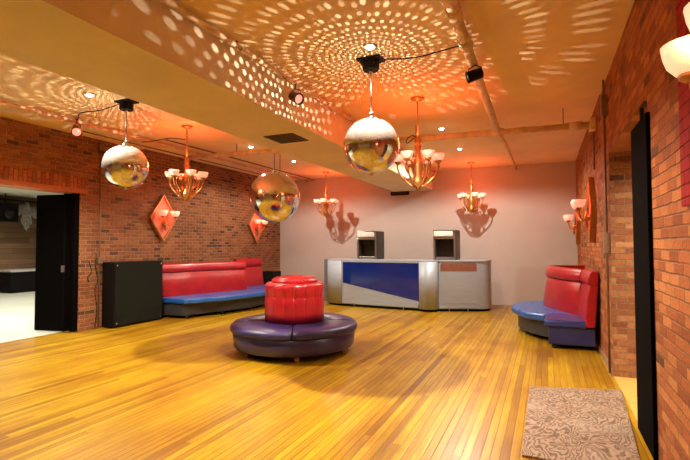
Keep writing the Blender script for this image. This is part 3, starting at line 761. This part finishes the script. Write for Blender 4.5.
# flat front between the two round columns
A, B = Vector((-4.95, 11.052, 0)), Vector((-2.86, 10.89, 0)); tv = (B-A).normalized(); nv = Vector((tv.y, -tv.x, 0)); W = (B-A).length
def plate(poly, d0, d1):
    m = MB(); lo = []; hi = []
    for u, z in poly:
        p = A + tv*u - O; p.z = z
        lo.append(m.bm.verts.new(p+nv*d0)); hi.append(m.bm.verts.new(p+nv*d1))
    n = len(poly)
    for k in range(n): m.bm.faces.new([lo[k], lo[(k+1)%n], hi[(k+1)%n], hi[k]])
    m.bm.faces.new(hi); m.bm.faces.new(list(reversed(lo)))
    return m
MB().prism(loc2([(x*1.0-0.025*(1 if x < -5.2 else 0.3), y-0.035) for x, y in front] + [(-4.965, 11.14), (-5.45, 11.55)]), 0.06, 1.20, True).build('rounded_column', 'silver', t)
MB().prism(loc2([(x, y-0.035) for x, y in mid[:-6]] + [(-2.42, 11.2), (-2.83, 11.0)]), 0.06, 1.20, True).build('rounded_column', 'silver', t)
plate([(0.02, 0.62), (W+0.03, 0.235), (W+0.03, 1.165), (0.02, 1.165)], 0.0, 0.022).build('blue_panel', 'bluepanel', t)['label'] = 'glossy dark blue panel'
plate([(0.02, 0.16), (W+0.03, 0.16), (W+0.03, 0.235), (0.02, 0.62)], 0.0, 0.018).build('silver_panel', 'silver', t)
f = plate([(0.0, 0.08), (W, 0.08), (W, 0.155), (0.0, 0.155)], 0.0, 0.03)
f.build('bottom_rail', 'silver', t)
plate([(0.0, 1.165), (W, 1.165), (W, 1.2), (0.0, 1.2)], 0.0, 0.03).build('top_rail', 'silver', t)
for u in (0.0,): plate([(u, 0.155), (u+0.02, 0.155), (u+0.02, 1.165), (u, 1.165)], 0.0, 0.03).build('stile', 'silver', t)
for u in (0.36, 1.72): plate([(u, 0.0), (u+0.015, 0.0), (u+0.015, 0.09), (u, 0.09)], 0.03, 0.055).build('foot', 'steel', t)
MB().prism(loc2([(-5.70, 11.74), (-5.70, 11.46), (-5.51, 11.42), (-5.51, 11.74)]), 0.05, 1.22).build('end_panel', 'silverdark', t)['label'] = 'dark grey end panel'

t = thing('bar_counter', (-1.85, 11.4, 0), 'short silver bar counter with rounded right end and brown top strip', 'bar counter')
O = Vector((-1.85, 11.4, 0))
endc = spline([(-1.50, 11.36), (-1.34, 11.46), (-1.26, 11.62), (-1.26, 11.85)], 6)
MB().prism(loc2([(-2.385, 11.02)] + endc + [(-1.26, 11.95), (-2.385, 11.6)]), 0.06, 1.20).build('body', 'silver', t)
MB().prism(loc2([(-2.37, 11.07)] + [(x-0.02, y+0.04) for x, y in endc] + [(-1.30, 11.9), (-2.37, 11.55)]), 0.0, 0.062).build('toe_kick', 'black', t)
MB().prism(loc2([(-2.39, 11.0)] + [(x+0.01, y-0.02) for x, y in endc] + [(-1.25, 11.97), (-2.39, 11.62)]), 1.20, 1.235).build('worktop', 'silver', t, bevel=0.006)
A, B = Vector((-2.37, 11.025, 0)), Vector((-1.52, 11.352, 0)); tv = (B-A).normalized(); nv = Vector((tv.y, -tv.x, 0)); W = (B-A).length
plate([(0.03, 0.19), (W-0.02, 0.19), (W-0.02, 0.97), (0.03, 0.97)], 0.0, 0.012).build('front_panel', 'silver', t)
plate([(0.03, 0.975), (W-0.02, 0.975), (W-0.02, 1.165), (0.03, 1.165)], 0.0, 0.016).build('brown_strip', 'brownstrip', t)['label'] = 'copper brown strip'
plate([(0.0, 0.08), (W, 0.08), (W, 0.175), (0.0, 0.175)], 0.0, 0.025).build('bottom_rail', 'silver', t)
for u in (0.22, 0.66): plate([(u, 0.0), (u+0.015, 0.0), (u+0.015, 0.09), (u, 0.09)], 0.03, 0.055).build('foot', 'steel', t)

# drink machines on the bar
def drink_machine():
    t = thing('drink_machine', (0,0,0), 'x', 'drink machine')
    w, d, h = 0.275, 0.30, 0.745
    MB().box(-w, w, 0.02, 2*d, 0.0, 0.03).box(-w, -w+0.045, 0, 2*d, 0.0, 0.55).box(w-0.045, w, 0, 2*d, 0.0, 0.55).box(-w, w, 2*d-0.03, 2*d, 0, h).box(-w, w, 0, 0.04, 0.52, 0.56).box(-w, w, 0.04, 2*d, 0.55, h-0.02).build('housing', 'steel', t, bevel=0.006)
    MB().box(w, w+0.012, 0.01, 2*d-0.01, 0.01, h-0.01).build('side_panel', 'blackmetal', t)
    MB().box(-w, w, -0.02, 2*d, h-0.02, h).build('lid', 'steel', t, bevel=0.006)
    MB().box(-w+0.045, w-0.045, 0.30, 0.33, 0.03, 0.52).build('cavity_back', 'cavity', t)
    MB().box(-w+0.02, w-0.06, -0.03, 0.04, 0.575, 0.715).build('header_panel', 'whiteplastic', t, bevel=0.03, seg=4)
    MB().box(-w+0.06, w-0.06, 0.01, 0.26, 0.03, 0.075).build('drip_tray', 'steel', t, bevel=0.006)
    for x in (-0.10, 0.02, 0.14):
        MB().lathe([(0.022, 0.40), (0.028, 0.43), (0.02, 0.46), (0.02, 0.53)], 12, (x, 0.12, 0)).build('nozzle', 'blackmetal', t)
    MB().box(-w+0.05, w-0.05, 0.285, 0.30, 0.20, 0.40).build('inner_panel', 'blackmetal', t)
    return t
dm = drink_machine(); dm.location = (-4.30, 11.14, 1.235); tag(dm, 'dark steel drink machine standing on the blue fronted long counter', 'drink machine', 'drink machines on the bar')
d2 = copy_tree(dm); d2.location = (-2.28, 11.20, 1.235); tag(d2, 'dark steel drink machine standing near the joint of the two bar counters', 'drink machine', 'drink machines on the bar')

# ================================================================== side hall furnishings
t = thing('stage_platform', (-17.0, 11.3, 0), 'low black stage with pale top in the hall beyond the left opening', 'stage')
MB().box(-0.58, 0.4, -1.75, 2.2, 0.0, 0.72).build('base', 'black', t)
MB().box(-0.58, 0.43, -1.78, 2.2, 0.72, 0.78).build('platform_top', 'stagetop', t)
for y in (-0.55, 0.7): MB().box(0.4, 0.415, y-0.012, y+0.012, 0.0, 0.72).build('panel_joint', 'blackmetal', t)
def swag(y0, y1, zt, drop, label):
    m = MB(); n = 24; rows = 7; g = []
    for i in range(n+1):
        u = i/n; sag = drop*(4*u*(1-u)); col = []
        for j in range(rows+1):
            v = j/rows
            col.append(m.bm.verts.new((-17.45 + 0.04*math.sin(u*40+v*3) + 0.05*math.sin(v*PI), y0+(y1-y0)*u, zt - (0.25*sag + 0.28*v + 0.5*sag*v))))
        g.append(col)
    for a, b in zip(g, g[1:]):
        for j in range(rows):
            f = m.bm.faces.new([a[j], b[j], b[j+1], a[j+1]]); f.smooth = True
    o = m.build('swag_curtain', 'curtain', origin=(-17.45, (y0+y1)/2, zt)); md = o.modifiers.new('thick', 'SOLIDIFY'); md.thickness = 0.015
    return tag(o, label, 'curtain', 'draped curtains in the side hall')
swag(9.0, 10.45, 3.15, 0.45, 'draped grey curtain at the left edge of the side hall wall')
swag(10.45, 12.2, 3.15, 0.45, 'draped grey curtain on the side hall wall behind the black door')
m = MB(); n = 20; g = []
for i in range(n+1):
    u = i/n; wd = 0.24
    g.append([m.bm.verts.new((0.03*math.sin(u*30), (u-0.5)*wd*(0.5+1.3*v), -1.05*v*(1-0.35*abs(u-0.5)*2))) for v in [j/6 for j in range(7)]])
for a, b in zip(g, g[1:]):
    for j in range(6):
        f = m.bm.faces.new([a[j], b[j], b[j+1], a[j+1]]); f.smooth = True
o = m.build('curtain_tail', 'curtain'); o.location = (-17.30, 10.45, 3.2); md = o.modifiers.new('thick', 'SOLIDIFY'); md.thickness = 0.015
tag(o, 'pleated grey curtain tail hanging between the two draped curtains', 'curtain')
o = MB().tube([(-17.35, 8.4, 3.24), (-17.35, 13.0, 3.24)], 0.035, 10).build('curtain_rail', 'black', origin=(-17.35, 10.7, 3.24)); tag(o, 'long black rail above the draped curtains in the side hall', 'curtain rail')
t = thing('stage_speaker', (-17.0, 9.55, 2.45), 'black box speaker hung high in the side hall at the left picture edge', 'speaker')
t['label'] = 'black box speaker hung high on the side hall wall left of the curtain tail'
MB().box(-0.2, 0.25, -0.30, 0.30, 0.0, 0.62).build('cabinet', 'black', t, bevel=0.02)
MB().lathe([(0.15, 0.25), (0.15, 0.262), (0.05, 0.258), (0.01, 0.262)], 20, (0, 0, 0.25), axis='x').build('driver_cone', 'blackmetal', t)
MB().tube([(0, 0, 0.62), (0, 0, 0.97)], 0.02, 8).build('bracket', 'black', t)
t = thing('stage_spotlight', (-16.7, 10.9, 2.2), 'red glowing stage lamp beside the black door in the side hall', 'spotlight')
MB().lathe([(0.10, -0.12), (0.13, 0.0), (0.13, 0.1)], 16, axis='x').build('can', 'redcan', t)
MB().lathe([(0.12, 0.09), (0.06, 0.11), (0.01, 0.115)], 16, axis='x').build('lens', 'redlens', t)
MB().tube([(0, 0, 0.12), (0, 0, 1.2)], 0.015, 8).build('hanger', 'black', t)

# ================================================================== world, camera, view
wd = bpy.data.worlds.new('world'); S.world = wd; wd.use_nodes = True
wd.node_tree.nodes['Background'].inputs[0].default_value = (0.05, 0.04, 0.03, 1)
wd.node_tree.nodes['Background'].inputs[1].default_value = 0.3

cam = bpy.data.cameras.new('camera'); co = bpy.data.objects.new('camera', cam); COL.objects.link(co)
cam.sensor_width = 36.0; cam.lens = 454.2/690*36.0; cam.clip_start = 0.05
yaw, pit, roll = 0.41563, 0.034156, -0.00242
fw = Vector((-math.sin(yaw)*math.cos(pit), math.cos(yaw)*math.cos(pit), math.sin(pit)))
rt = Vector((math.cos(yaw), math.sin(yaw), 0)); up = rt.cross(fw)
r2 = rt*math.cos(roll) + up*math.sin(roll); u2 = up*math.cos(roll) - rt*math.sin(roll)
mt = Matrix((r2, u2, -fw)).transposed().to_4x4(); mt.translation = Vector((0, 0, 1.6))
co.matrix_world = mt
S.camera = co
cy = S.cycles
cy.use_adaptive_sampling = False
cy.caustics_reflective = False; cy.caustics_refractive = False
cy.sample_clamp_indirect = 6.0
vs = S.view_settings
vs.view_transform = 'Standard'; vs.look = 'None'; vs.exposure = 0.0; vs.gamma = 1.0
vs.use_curve_mapping = False
